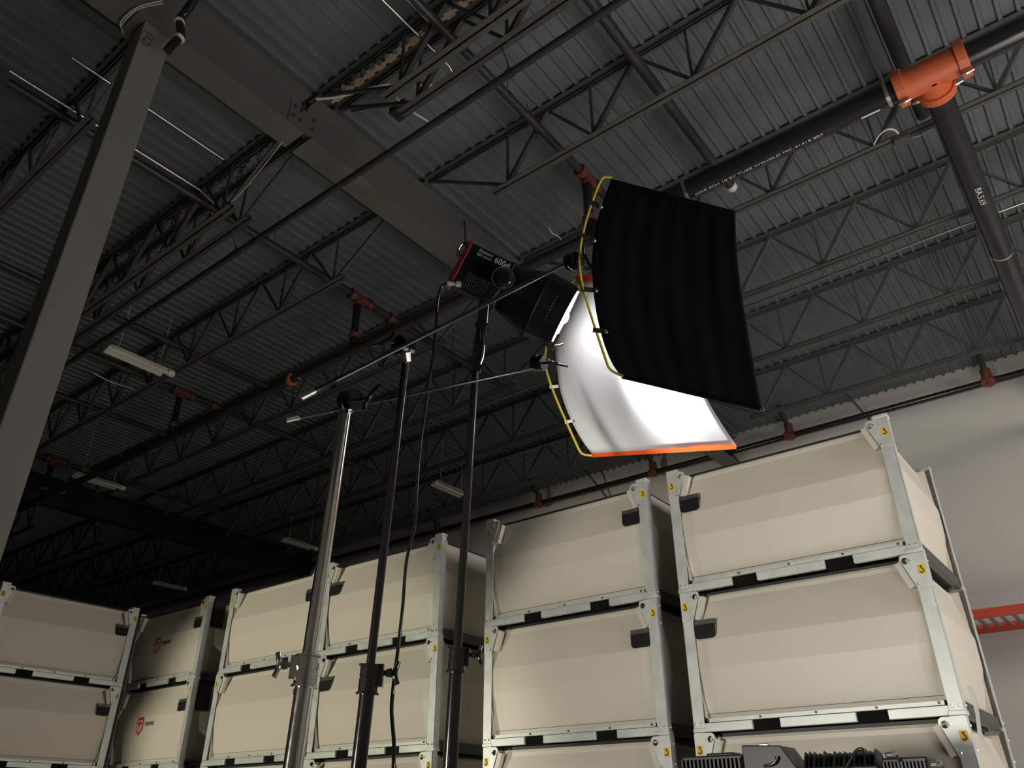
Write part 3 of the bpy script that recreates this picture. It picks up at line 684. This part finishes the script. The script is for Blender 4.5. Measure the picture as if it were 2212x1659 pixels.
def rel(t, w): return w - V(t.location)
g1h = grip(st1, rel(st1, at(757, 866, 2.40)), (RT * 0.75 - FW * 0.5 + UP * 0.1), None, UP * 0.8 + RT * 0.5)
g2h = grip(st2, rel(st2, at(872, 748, 2.62)), (-RT * 0.6 - FW * 0.7 + UP * 0.2), None, UP * 0.5 + RT * 0.8)
mb = MB(); mb.tube([rel(st1, at(746, 886, 2.40)), rel(st1, at(753, 868, 2.40))], 0.012, 10); mb.build('spigot', 'blackgloss', st1)
mb = MB(); mb.tube([rel(st2, at(877, 776, 2.62)), rel(st2, at(874, 752, 2.62))], 0.012, 10); mb.lathe(rel(st2, at(878, 782, 2.61)), rel(st2, at(875, 762, 2.61)), [(0, 0.016), (0.03, 0.02)], 12); mb.build('spigot', 'zinc', st2)
# arms -----------------------------------------------------------
def arm(label, a, b, gc, gax, td, tip, rg=0.008):
    t = thing('grip_arm', label, 'grip arm', tuple(gc))
    mb = MB(); mb.tube([rel(t, a), rel(t, b)], rg, 12); mb.build('rod', 'blackgloss', t)
    mb = MB(); d = (V(b) - V(a)).normalized(); mb.tube([rel(t, a) - d * 0.002, rel(t, a) + d * 0.045], rg + 0.0015, 12); mb.build('rod_tip', 'chrome', t)
    g = grip(t, V((0, 0, 0)), gax, None, td)
    mb = MB(); ax = V(gax).normalized(); mb.cbox(-ax * 0.03 - FW * 0.01, 0.022, 0.022, 0.028, Matrix((RT, FW, UP)).transposed()); mb.build('tape_label', 'otape', t)
    return t
aA, bA = at(618, 908, 2.22), at(1150, 797, 3.22)
arm('thin grip arm from the silver stand, reaching to the white bounce', aA, bA, at(1164, 784, 3.28), (RT * 0.8 - FW * 0.55), UP * 0.3 - RT * 0.9, None, 0.0055)
aB, bB = at(652, 859, 2.37), at(1228, 566, 2.98)
arm('long grip arm from the middle stand, reaching to the black flag', aB, bB, at(1240, 564, 2.97), (RT * 0.5 - FW * 0.8), UP * 0.9 - RT * 0.4, None, 0.0078)

# flags ----------------------------------------------------------
def interp(pts, k):
    s = smooth(pts, 12); L = [0]
    for i in range(1, len(s)): L.append(L[-1] + (s[i] - s[i - 1]).length)
    out = []; j = 0
    for i in range(k):
        q = L[-1] * i / (k - 1)
        while j < len(L) - 2 and L[j + 1] < q: j += 1
        t = (q - L[j]) / max(1e-9, L[j + 1] - L[j]); out.append(s[j].lerp(s[j + 1], t))
    return out
def sheet(name, left, right, nu, nv, m, parent, th=0.003, wave=0.0, sag=0.0, loc=V((0, 0, 0)), seed=0.0):
    A, B = interp(left, nv), interp(right, nv); mb = MB(); vs = []
    nrm = (B[nv // 2] - A[nv // 2]).cross(A[-1] - A[0]).normalized()
    for j in range(nv):
        for i in range(nu):
            u, v = i / (nu - 1), j / (nv - 1)
            w = wave * math.sin(u * 19 + seed + 2.2 * math.sin(v * 3 + u * 2)) * math.sin(PI * u) ** 0.6 * (0.35 + 0.65 * v) + wave * 0.6 * math.sin(u * 41 + v * 2)
            vs.append(A[j].lerp(B[j], u) + nrm * (w + sag * math.sin(PI * u) * math.sin(PI * v)) - loc)
    mb.add(vs, [(j * nu + i, j * nu + i + 1, (j + 1) * nu + i + 1, (j + 1) * nu + i) for j in range(nv - 1) for i in range(nu - 1)], True)
    o = mb.build(name, m, parent); md = o.modifiers.new('thickness', 'SOLIDIFY'); md.thickness = th; md.offset = 0
    return o, A, B
def path(px, d0, d1): n = len(px) - 1; return [at(x, y, d0 + (d1 - d0) * i / n) for i, (x, y) in enumerate(px)]
# black flag
DBL, DBR = 2.93, 2.70
fl = thing('black_flag', 'large black fabric flag on a yellow frame, right of the lamp', 'flag', tuple(at(1240, 564, DBL)))
L0 = V(fl.location)
lf = path([(1320, 390), (1301, 440), (1286, 500), (1279, 560), (1281, 620), (1289, 680), (1304, 740), (1324, 788), (1344, 814)], DBL, DBL)
rf = path([(1588, 460), (1590, 520), (1596, 590), (1606, 660), (1618, 730), (1632, 810), (1646, 884)], DBR, DBR)
sheet('fabric', lf, rf, 48, 30, 'duvet', fl, 0.003, 0.0022, 0.01, L0)
pts = []
for (x, y) in [(1323, 384), (1307, 382), (1299, 388), (1292, 402), (1274, 450), (1260, 500), (1252, 545), (1253, 590), (1262, 632), (1271, 665), (1290, 722), (1309, 778), (1316, 795), (1327, 804), (1345, 812)]:
    d = DBL + (DBR - DBL) * max(0, (x - 1325) / 320.0)
    pts.append(at(x, y, d) - L0)
mb = MB(); mb.tube(smooth(pts, 6), 0.0052, 10); mb.build('frame_rod', 'yrod', fl)
for (a, b) in (((1276, 438), (1297, 447)), ((1258, 508), (1283, 519)), ((1261, 625), (1287, 627)), ((1284, 713), (1309, 716))):
    mb = MB(); p, q = at(*a, DBL) - L0, at(*b, DBL - 0.004) - L0
    x = (q - p).normalized(); z = x.cross(FW).normalized(); mb.cbox((p + q) / 2, (q - p).length + 0.012, 0.010, 0.018, Matrix((x, z.cross(x), z)).transposed()); tb = mb.build('edge_tab', 'black', fl)
    mb = MB(); mb.lathe(q - FW * 0.004, q - FW * 0.012, [(0, 0.009), (0.004, 0.009), (0.008, 0.004)], 12); mb.build('snap_button', 'zinc', tb)
for a, b in ((lf[0], rf[0]), (lf[-1], rf[-1]), ):
    mb = MB(); mb.tube([a - L0, (a + b) / 2 - L0 - UP * 0.001, b - L0], 0.0075, 10); mb.build('hem', 'duvet', fl)
mb = MB(); e = at(1646, 886, DBR) - L0; mb.lathe(e - UP * 0.006, e + UP * 0.012, [(0, 0.006), (0.01, 0.01), (0.018, 0.006)], 10); mb.build('corner_ferrule', 'chrome', fl)
mb = MB(); c = at(1328, 747, DBL - 0.008) - L0; mb.cbox(c, 0.022, 0.002, 0.042, Matrix((RT, FW, UP)).transposed() @ Euler((0, 0.12, 0)).to_matrix()); o = mb.build('care_tag', 'tab', fl)
# white bounce
DWL, DWR = 3.48, 3.04
wb = thing('white_bounce', 'white bounce fabric with red border, lit by the lamp and hung on a yellow rod', 'reflector', tuple(at(1164, 784, DWL)))
W0 = V(wb.location)
lw = [at(x, y, DWL + 0.0 * i) for i, (x, y) in enumerate([(1243, 606), (1224, 650), (1207, 700), (1200, 750), (1204, 800), (1212, 850), (1234, 908), (1258, 952), (1279, 980)])]
rw = [at(x, y, DWR) for (x, y) in [(1548, 598), (1520, 650), (1502, 710), (1500, 770), (1510, 820), (1529, 866), (1552, 905), (1575, 940), (1590, 961)]]
sheet('fabric', lw, rw, 36, 28, 'silk', wb, 0.002, 0.0012, 0.015, W0, 1.3)
def border(a, b, w, name):
    mb = MB(); n = 24; vs = []
    for i in range(n + 1):
        p = a.lerp(b, i / n); q = p + w * 1.0
        vs += [p - FW * 0.004, q - FW * 0.004, q + FW * 0.004, p + FW * 0.004]
    fs = [(4 * i + k, 4 * i + (k + 1) % 4, 4 * (i + 1) + (k + 1) % 4, 4 * (i + 1) + k) for i in range(n) for k in range(4)] + [(0, 1, 2, 3), (4 * n, 4 * n + 1, 4 * n + 2, 4 * n + 3)]
    mb.add(vs, fs); o = mb.build(name, 'redtrim', wb); o['label'] = 'red-orange border'
border(lw[-1] - W0, rw[-1] - W0, -UP * 0.016, 'border')
border(lw[0] - W0, rw[0] - W0, UP * 0.020, 'border')
pts = []
for (x, y) in [(1275, 598), (1240, 605), (1222, 640), (1198, 690), (1181, 740), (1178, 785), (1186, 820), (1203, 865), (1226, 917), (1244, 957), (1253, 975), (1262, 982), (1279, 984)]:
    d = DWL + (DWR - DWL) * max(0, (x - 1275) / 316.0)
    pts.append(at(x, y, d) - W0)
mb = MB(); mb.tube(smooth(pts, 6), 0.0052, 10); mb.build('frame_rod', 'yrod', wb)
for (a, b) in (((1189, 836), (1209, 834)), ((1222, 912), (1240, 908))):
    mb = MB(); p, q = at(*a, DWL) - W0, at(*b, DWL - 0.004) - W0
    x = (q - p).normalized(); z = x.cross(FW).normalized(); mb.cbox((p + q) / 2, (q - p).length + 0.008, 0.006, 0.014, Matrix((x, z.cross(x), z)).transposed()); tb = mb.build('edge_tab', 'tab', wb)
    mb = MB(); mb.lathe(q - FW * 0.003, q - FW * 0.010, [(0, 0.007), (0.004, 0.007), (0.007, 0.003)], 12); mb.build('snap_button', 'zinc', tb)

# film lamp ------------------------------------------------------
DL = 3.18
cF = at(1220, 687, DL)                                  # centre of the front rim
aim = (at(1345, 750, DL - 0.02) - cF).normalized()      # the way it points
lamp = thing('film_lamp', 'black film lamp with a red rear band, shining onto the white bounce', 'lamp', tuple(cF))
ub = (at(1255, 625, DL) - at(1185, 750, DL)); ub = (ub - aim * ub.dot(aim)).normalized()   # lamp's up in its own frame
cb = aim.cross(ub).normalized()
if cb.dot(FW) > 0: cb = -cb                             # towards the viewer
LR = Matrix((aim, cb, ub)).transposed()
def lx(x, c, u): return aim * x + cb * c + ub * u
s = DL / F_PX
xb, xf = -252 * s, -148 * s                              # back and front of the body along the axis
mb = MB(); mb.cbox(lx((xb + xf) / 2 + 0.006, 0, 0), xf - xb - 0.012, 0.17, 0.192, LR); body = mb.build('body', 'lampblack', lamp, 0.008)
mb = MB(); mb.cbox(lx(xb + 0.004, 0, 0), 0.024, 0.172, 0.190, LR); o = mb.build('rear_band', 'lampred', lamp, 0.006); o['label'] = 'red rear band'
mb = MB(); mb.cbox(lx(xf + 0.004, 0, 0.0), 0.014, 0.176, 0.200, LR); mb.build('front_ring', 'alu', lamp, 0.004)
mb = MB()
for i in range(9):
    for j in range(13):
        mb.cbox(lx(xb + 0.055 + j * 0.0102, 0.086, -0.022 - i * 0.0078 + (0.004 if j % 2 else 0)), 0.0045, 0.003, 0.0045, LR)
o = mb.build('vent_grille', 'zinc', lamp); o['label'] = 'perforated vent grille'
# fresnel barrel
def loft(mb, secs, n=8):
    vs = []
    for (x, r) in secs:
        for k in range(n):
            a = 2 * PI * (k + 0.5) / n; vs.append(lx(x, r * math.cos(a), r * math.sin(a)))
    fs = [(i * n + k, i * n + (k + 1) % n, (i + 1) * n + (k + 1) % n, (i + 1) * n + k) for i in range(len(secs) - 1) for k in range(n)]
    mb.add(vs, fs)
mb = MB(); loft(mb, [(xf + 0.01, 0.03), (xf + 0.01, 0.098), (-66 * s, 0.142), (-62 * s, 0.146), (-60 * s, 0.142), (-4 * s, 0.137), (-0.001, 0.137), (-0.001, 0.126), (-0.02, 0.122), (-0.021, 0.03)], 20); mb.build('fresnel_barrel', 'lampblack', lamp)
mb = MB()
for k in range(8): mb.cbox(lx(-30 * s - 0.002, 0.138, -0.055 + k * 0.0145), 0.006, 0.004, 0.008, LR)
mb.build('vent_slots', 'zinc', lamp)
mb = MB(); prof = [(0, 0.122), (0.013, 0.121), (0.0145, 0.05), (0.016, 0.026), (0.024, 0.018), (0.027, 0.009), (0.028, 0.001)]
mb.lathe(lx(-0.012, 0, 0), lx(0.03, 0, 0), prof, 28); mb.build('lens', 'lens', lamp)
# accessory clips on the rim
for (u, c, m) in ((0.128, 0.05, 'chrome'), (-0.128, 0.06, 'chrome')):
    mb = MB(); mb.cbox(lx(0.006, c, u), 0.03, 0.014, 0.03, LR); mb.tube([lx(0.0, c, u), lx(0.03, c + 0.004, u * 0.93), lx(0.045, c, u * 0.80)], 0.005, 8); mb.build('accessory_clip', m, lamp)
mb = MB(); mb.cbox(lx(0.012, 0.075, -0.112), 0.012, 0.004, 0.07, LR); mb.build('accessory_clip', 'chrome', lamp)
# handle and antenna at the back
mb = MB(); mb.tube(smooth([lx(xb - 0.01, 0.06, 0.09), lx(xb - 0.028, 0.065, 0.075), lx(xb - 0.030, 0.065, 0.045), lx(xb - 0.015, 0.06, 0.02)]), 0.009, 10); mb.build('rear_handle', 'chrome', lamp)
mb = MB(); a0 = at(1007, 548, DL - 0.05) - V(lamp.location); a1 = at(1004, 478, DL - 0.02) - V(lamp.location); mb.tube([a0, a1], 0.0035, 8); mb.lathe(a1 - (a1 - a0).normalized() * 0.02, a1, [(0, 0.004), (0.01, 0.007), (0.02, 0.006)], 8); mb.build('antenna', 'black', lamp)
# cable plug
pa, pb = at(965, 612, DL - 0.09) - V(lamp.location), at(996, 614, DL - 0.09) - V(lamp.location)
mb = MB(); mb.lathe(pa, pb, [(0, 0.006), (0.004, 0.011), (0.016, 0.011), (0.018, 0.008), (0.036, 0.008), (0.038, 0.012), ((pb - pa).length, 0.012)], 14); mb.build('cable_plug', 'galv', lamp)
# yoke with lock knob, reaching the stand top
kc = at(1087, 602, DL - 0.12) - V(lamp.location); yb = at(1035, 742, DL - 0.03) - V(lamp.location)
mb = MB(); ny = -FW
mb.lathe(kc + ny * 0.045, kc - ny * 0.03, [(0, 0.026), (0.006, 0.030), (0.012, 0.036), (0.02, 0.040), (0.05, 0.040), (0.075, 0.03)], 24); knob = mb.build('lock_knob', 'blackgloss', lamp)
mb = MB(); ring(mb, kc + ny * 0.012, ny, 0.040, 0.012, 0.006, 28); mb.build('knob_ring', 'chrome', knob)
def flat(mb, pts, w, th):
    pts = [V(p) for p in pts]
    for i in range(len(pts) - 1):
        a, b = pts[i], pts[i + 1]; x = (b - a).normalized(); z = x.cross(FW).normalized(); y = z.cross(x)
        mb.cbox((a + b) / 2, (b - a).length + w * 0.3, th, w, Matrix((x, y, z)).transposed())
mb = MB(); flat(mb, [kc, at(1046, 652, DL - 0.115) - V(lamp.location), at(1042, 702, DL - 0.10) - V(lamp.location)], 0.042, 0.016); mb.build('yoke_arm', 'blackgloss', lamp, 0.004)
kc2 = kc + FW * 0.24; mb = MB(); flat(mb, [kc2, at(1050, 660, DL + 0.115) - V(lamp.location), at(1042, 702, DL + 0.10) - V(lamp.location)], 0.042, 0.016); mb.build('yoke_arm', 'blackgloss', lamp, 0.004)
mb = MB(); ca, cc_ = at(1042, 706, DL - 0.11) - V(lamp.location), at(1042, 706, DL + 0.11) - V(lamp.location); mb.cbox((ca + cc_) / 2, 0.05, (cc_ - ca).length, 0.02, Matrix((RT, FW, UP)).transposed()); mb.build('yoke_base', 'blackgloss', lamp, 0.004)
mb = MB(); flat(mb, [at(1041, 706, DL - 0.05) - V(lamp.location), at(1034, 745, DL - 0.06) - V(lamp.location), at(1029, 800, DL - 0.08) - V(lamp.location)], 0.040, 0.04); mb.build('receiver', 'blackgloss', lamp, 0.005)
mb = MB(); c = at(1048, 715, DL - 0.06) - V(lamp.location)
for k in range(3): mb.cbox(at(1038 + 6 * k, 722, DL - 0.083) - V(lamp.location), 0.004, 0.006, 0.06, Matrix((RT, FW, UP)).transposed())
mb.tube(smooth([at(1045, 745, DL - 0.09) - V(lamp.location), at(1042, 772, DL - 0.09) - V(lamp.location), at(1036, 790, DL - 0.09) - V(lamp.location)]), 0.006, 8); mb.build('tilt_lever', 'chrome', lamp)
# lettering on the side that faces the viewer
tf = V((0, 0, 0)); ex, ey = aim, ub
o0 = lx(xb + 0.050, 0.0865, 0.076); text('Aputure', 0.018, o0, ex, ey, 'white', 'lettering', lamp, 0.0006, 1.0)
text('light storm', 0.017, lx(xb + 0.048, 0.0865, 0.060), ex, ey, 'white', 'lettering', lamp, 0.0006, 0.85, ital=0.2)
text('600d', 0.034, lx(xb + 0.124, 0.0865, 0.063), ex, ey, 'white', 'lettering', lamp, 0.0008, 0.95)
# power cord of the lamp
pts = [at(x, y, d) for x, y, d in ((966, 612, 3.09), (955, 618, 3.09), (948, 640, 3.09), (943, 690, 3.10), (938, 750, 3.05), (920, 876, 2.95), (908, 965, 2.85), (901, 1048, 2.75), (896, 1131, 2.68), (878, 1214, 2.60), (870, 1310, 2.50), (860, 1400, 2.35), (854, 1446, 2.22), (848, 1500, 2.20), (846, 1534, 2.18), (848, 1566, 2.16), (851, 1607, 2.14), (850, 1659, 2.12), (848, 1760, 2.08))]
pts.append(V((pts[-1].x, pts[-1].y, 0.6))); pts.append(V((pts[-1].x - 0.02, pts[-1].y - 0.03, 0.01)))
mb = MB(); mb.tube(smooth(pts), 0.0055, 8); tag(mb.build('power_cord', 'blackgloss'), 'black power cord hanging from the film lamp between two black stands', 'cord')

# ------------------------------------------------------------------ work-light heads in the foreground
wt = thing('work_light_mast', 'black finned work lights on a low mast, at the lower right edge', 'work light', (-1.62, 4.46, 0))
wo = V(wt.location); YW = 4.3
def wq(x, y, Y=YW): return aty(x, y, Y) - wo
mb = MB(); mb.box(-0.04, 0.04, -0.04, 0.04, 0.05, 1.62); mb.build('mast', 'alu', wt)
mb = MB(); mb.box(-0.45, 0.45, -0.35, 0.35, 0, 0.4); mb.build('base', 'black', wt, 0.02)
mb = MB(); mb.box(-0.62, 0.66, -0.03, 0.03, 1.56, 1.62); mb.build('crossbar', 'alu', wt)
def head(x0, x1, ytop, name, fins, nf, hh=0.26):
    a, b = wq(x0, ytop), wq(x1, ytop); z = (a.z + b.z) / 2
    mb = MB(); mb.box(a.x, b.x, -0.16 - 0.09, -0.16 + 0.10, z - hh, z - (0.035 if fins else 0.0)); h = mb.build('lamp_head', 'alu', wt, 0.008)
    mb = MB()
    for k in range(nf):
        x = a.x + 0.012 + (b.x - a.x - 0.024) * k / (nf - 1)
        if fins:
            d = -0.20 + 0.02 * (k % 3)
            mb.add([V((x - 0.004, d - 0.05, z - 0.04)), V((x + 0.004, d - 0.05, z - 0.04)), V((x + 0.004, d + 0.16, z - 0.04)), V((x - 0.004, d + 0.16, z - 0.04)), V((x - 0.001, d, z + 0.03 + 0.012 * random.random())), V((x + 0.001, d + 0.1, z + 0.02))], [(0, 1, 2, 3), (0, 4, 1), (1, 4, 5, 2), (2, 5, 3), (3, 5, 4, 0)])
        else: mb.box(x - 0.004, x + 0.004, -0.27, -0.24, z - hh, z - 0.018)
    mb.build('cooling_fins', 'alu', h); return h, z
h1, z1 = head(1488, 1618, 1634, 'a', False, 15)
q = wq(1560, 1630); mb = MB(); mb.cbox(q + V((0, 0.02, -0.01)), 0.16, 0.10, 0.035); mb.build('bracket', 'alu', h1, 0.008)
a, b = wq(1616, 1612), wq(1712, 1612)
mb = MB(); mb.prism([(a.x, a.z), (b.x - 0.03, b.z), (b.x + 0.035, b.z - 0.10), (b.x + 0.06, b.z - 0.34), (a.x, a.z - 0.34)], (0, -0.25, 0), (1, 0, 0), (0, 0, 1), (0, 1, 0), 0.2); cbx = mb.build('control_box', 'alu', wt, 0.006)
mb = MB(); c = wq(1662, 1614); mb.cbox(c + V((0, -0.06, 0.005)), 0.05, 0.03, 0.016); mb.build('latch', 'zinc', cbx, 0.004)
mb = MB(); mb.tube([wq(1679, 1622), wq(1679, 1636)], 0.016, 12); mb.build('cable_gland', 'blackgloss', cbx)
mb = MB(); mb.tube(smooth([wq(1650, 1655, 4.19), wq(1665, 1652, 4.19), wq(1675, 1645, 4.19), wq(1678, 1634, 4.19)]), 0.007, 8); mb.build('lead', 'blackgloss', cbx)
h2, z2 = head(1742, 1906, 1640, 'b', True, 22)
mb = MB(); a, b = wq(1748, 1640), wq(1900, 1638); mb.box(a.x, b.x, -0.10, -0.06, a.z - 0.02, a.z + 0.012); mb.build('crossplate', 'white', h2)
mb = MB(); mb.tube(smooth([wq(1826, 1662, 4.19), wq(1838, 1640, 4.19), wq(1850, 1622, 4.19), wq(1862, 1618, 4.19), wq(1868, 1628, 4.19)]), 0.008, 8); mb.build('lead', 'blackgloss', h2)
h3, z3 = head(1914, 2012, 1638, 'c', False, 12)
for (x, y) in ((1912, 1631), (2008, 1652)):
    mb = MB(); mb.lathe(wq(x, y, 4.2), wq(x + 20, y - 1, 4.2), [(0, 0.008), (0.008, 0.012), (0.03, 0.012), (0.032, 0.016), (0.05, 0.014)], 12); g = mb.build('cable_gland', 'zinc', h3)
    mb = MB(); mb.tube(smooth([wq(x + 18, y - 1, 4.2), wq(x + 27, y + 4, 4.2), wq(x + 32, y + 16, 4.2), wq(x + 36, y + 34, 4.2)]), 0.007, 8); mb.build('lead', 'blackgloss', h3)

# ------------------------------------------------------------------ lights
def lamp_obj(kind, name, loc, energy, col, **kw):
    l = bpy.data.lights.new(name, kind); l.energy = energy; l.color = col
    for k, v in kw.items(): setattr(l, k, v)
    o = bpy.data.objects.new(name, l); COL.objects.link(o); o.location = loc; return o
def aimat(o, p): o.rotation_euler = (V(p) - V(o.location)).to_track_quat('-Z', 'Y').to_euler()
k = lamp_obj('SPOT', 'lamp_beam', cF + aim * 0.045, 85, (1, 0.98, 0.98), spot_size=math.radians(54), spot_blend=1.0, shadow_soft_size=0.06)
aimat(k, at(1485, 900, 3.08))
# an added fill spot behind the photographer lighting the concrete in front of the crates, and a lamp round the corner at right
f = lamp_obj('SPOT', 'unseen_hall_spot', (3.6, -5.0, 7.4), 62000, (1, 0.975, 0.94), spot_size=math.radians(24), spot_blend=0.35, shadow_soft_size=0.25); aimat(f, (3.1, 4.0, 0))
l2 = lamp_obj('SPOT', 'unseen_hall_spot', (-9.6, -2.2, 1.5), 860, (1, 0.96, 0.74), spot_size=math.radians(52), spot_blend=0.45, shadow_soft_size=0.12); aimat(l2, (-8.5, 6.3, 1.4))  # unseen lamp added at left to brighten the left crate fronts
l3 = lamp_obj('SPOT', 'unseen_hall_spot', (-3.5, -2.7, 1.4), 700, (1, 0.96, 0.83), spot_size=math.radians(40), spot_blend=0.3, shadow_soft_size=0.25); aimat(l3, (-2.5, 6.3, 2.0))  # unseen fill added for the fronts of the two right-hand stacks
r = lamp_obj('SPOT', 'unseen_hall_spot', (6.5, 5.4, 6.8), 900, (1, 0.95, 0.88), spot_size=math.radians(86), spot_blend=0.6, shadow_soft_size=1.6); aimat(r, (-3.4, 10.5, 1.6))
w = bpy.data.worlds.new('dark'); SC.world = w; w.use_nodes = True
w.node_tree.nodes['Background'].inputs[0].default_value = (0.5, 0.55, 0.6, 1); w.node_tree.nodes['Background'].inputs[1].default_value = 0.0

SC.view_settings.view_transform = 'Standard'; SC.view_settings.look = 'None'
SC.view_settings.exposure = 1.1; SC.view_settings.gamma = 1.0; SC.view_settings.use_curve_mapping = False
try:
    SC.cycles.use_denoising = True; SC.cycles.max_bounces = 8; SC.cycles.diffuse_bounces = 5; SC.cycles.sample_clamp_indirect = 10.0
except Exception: pass
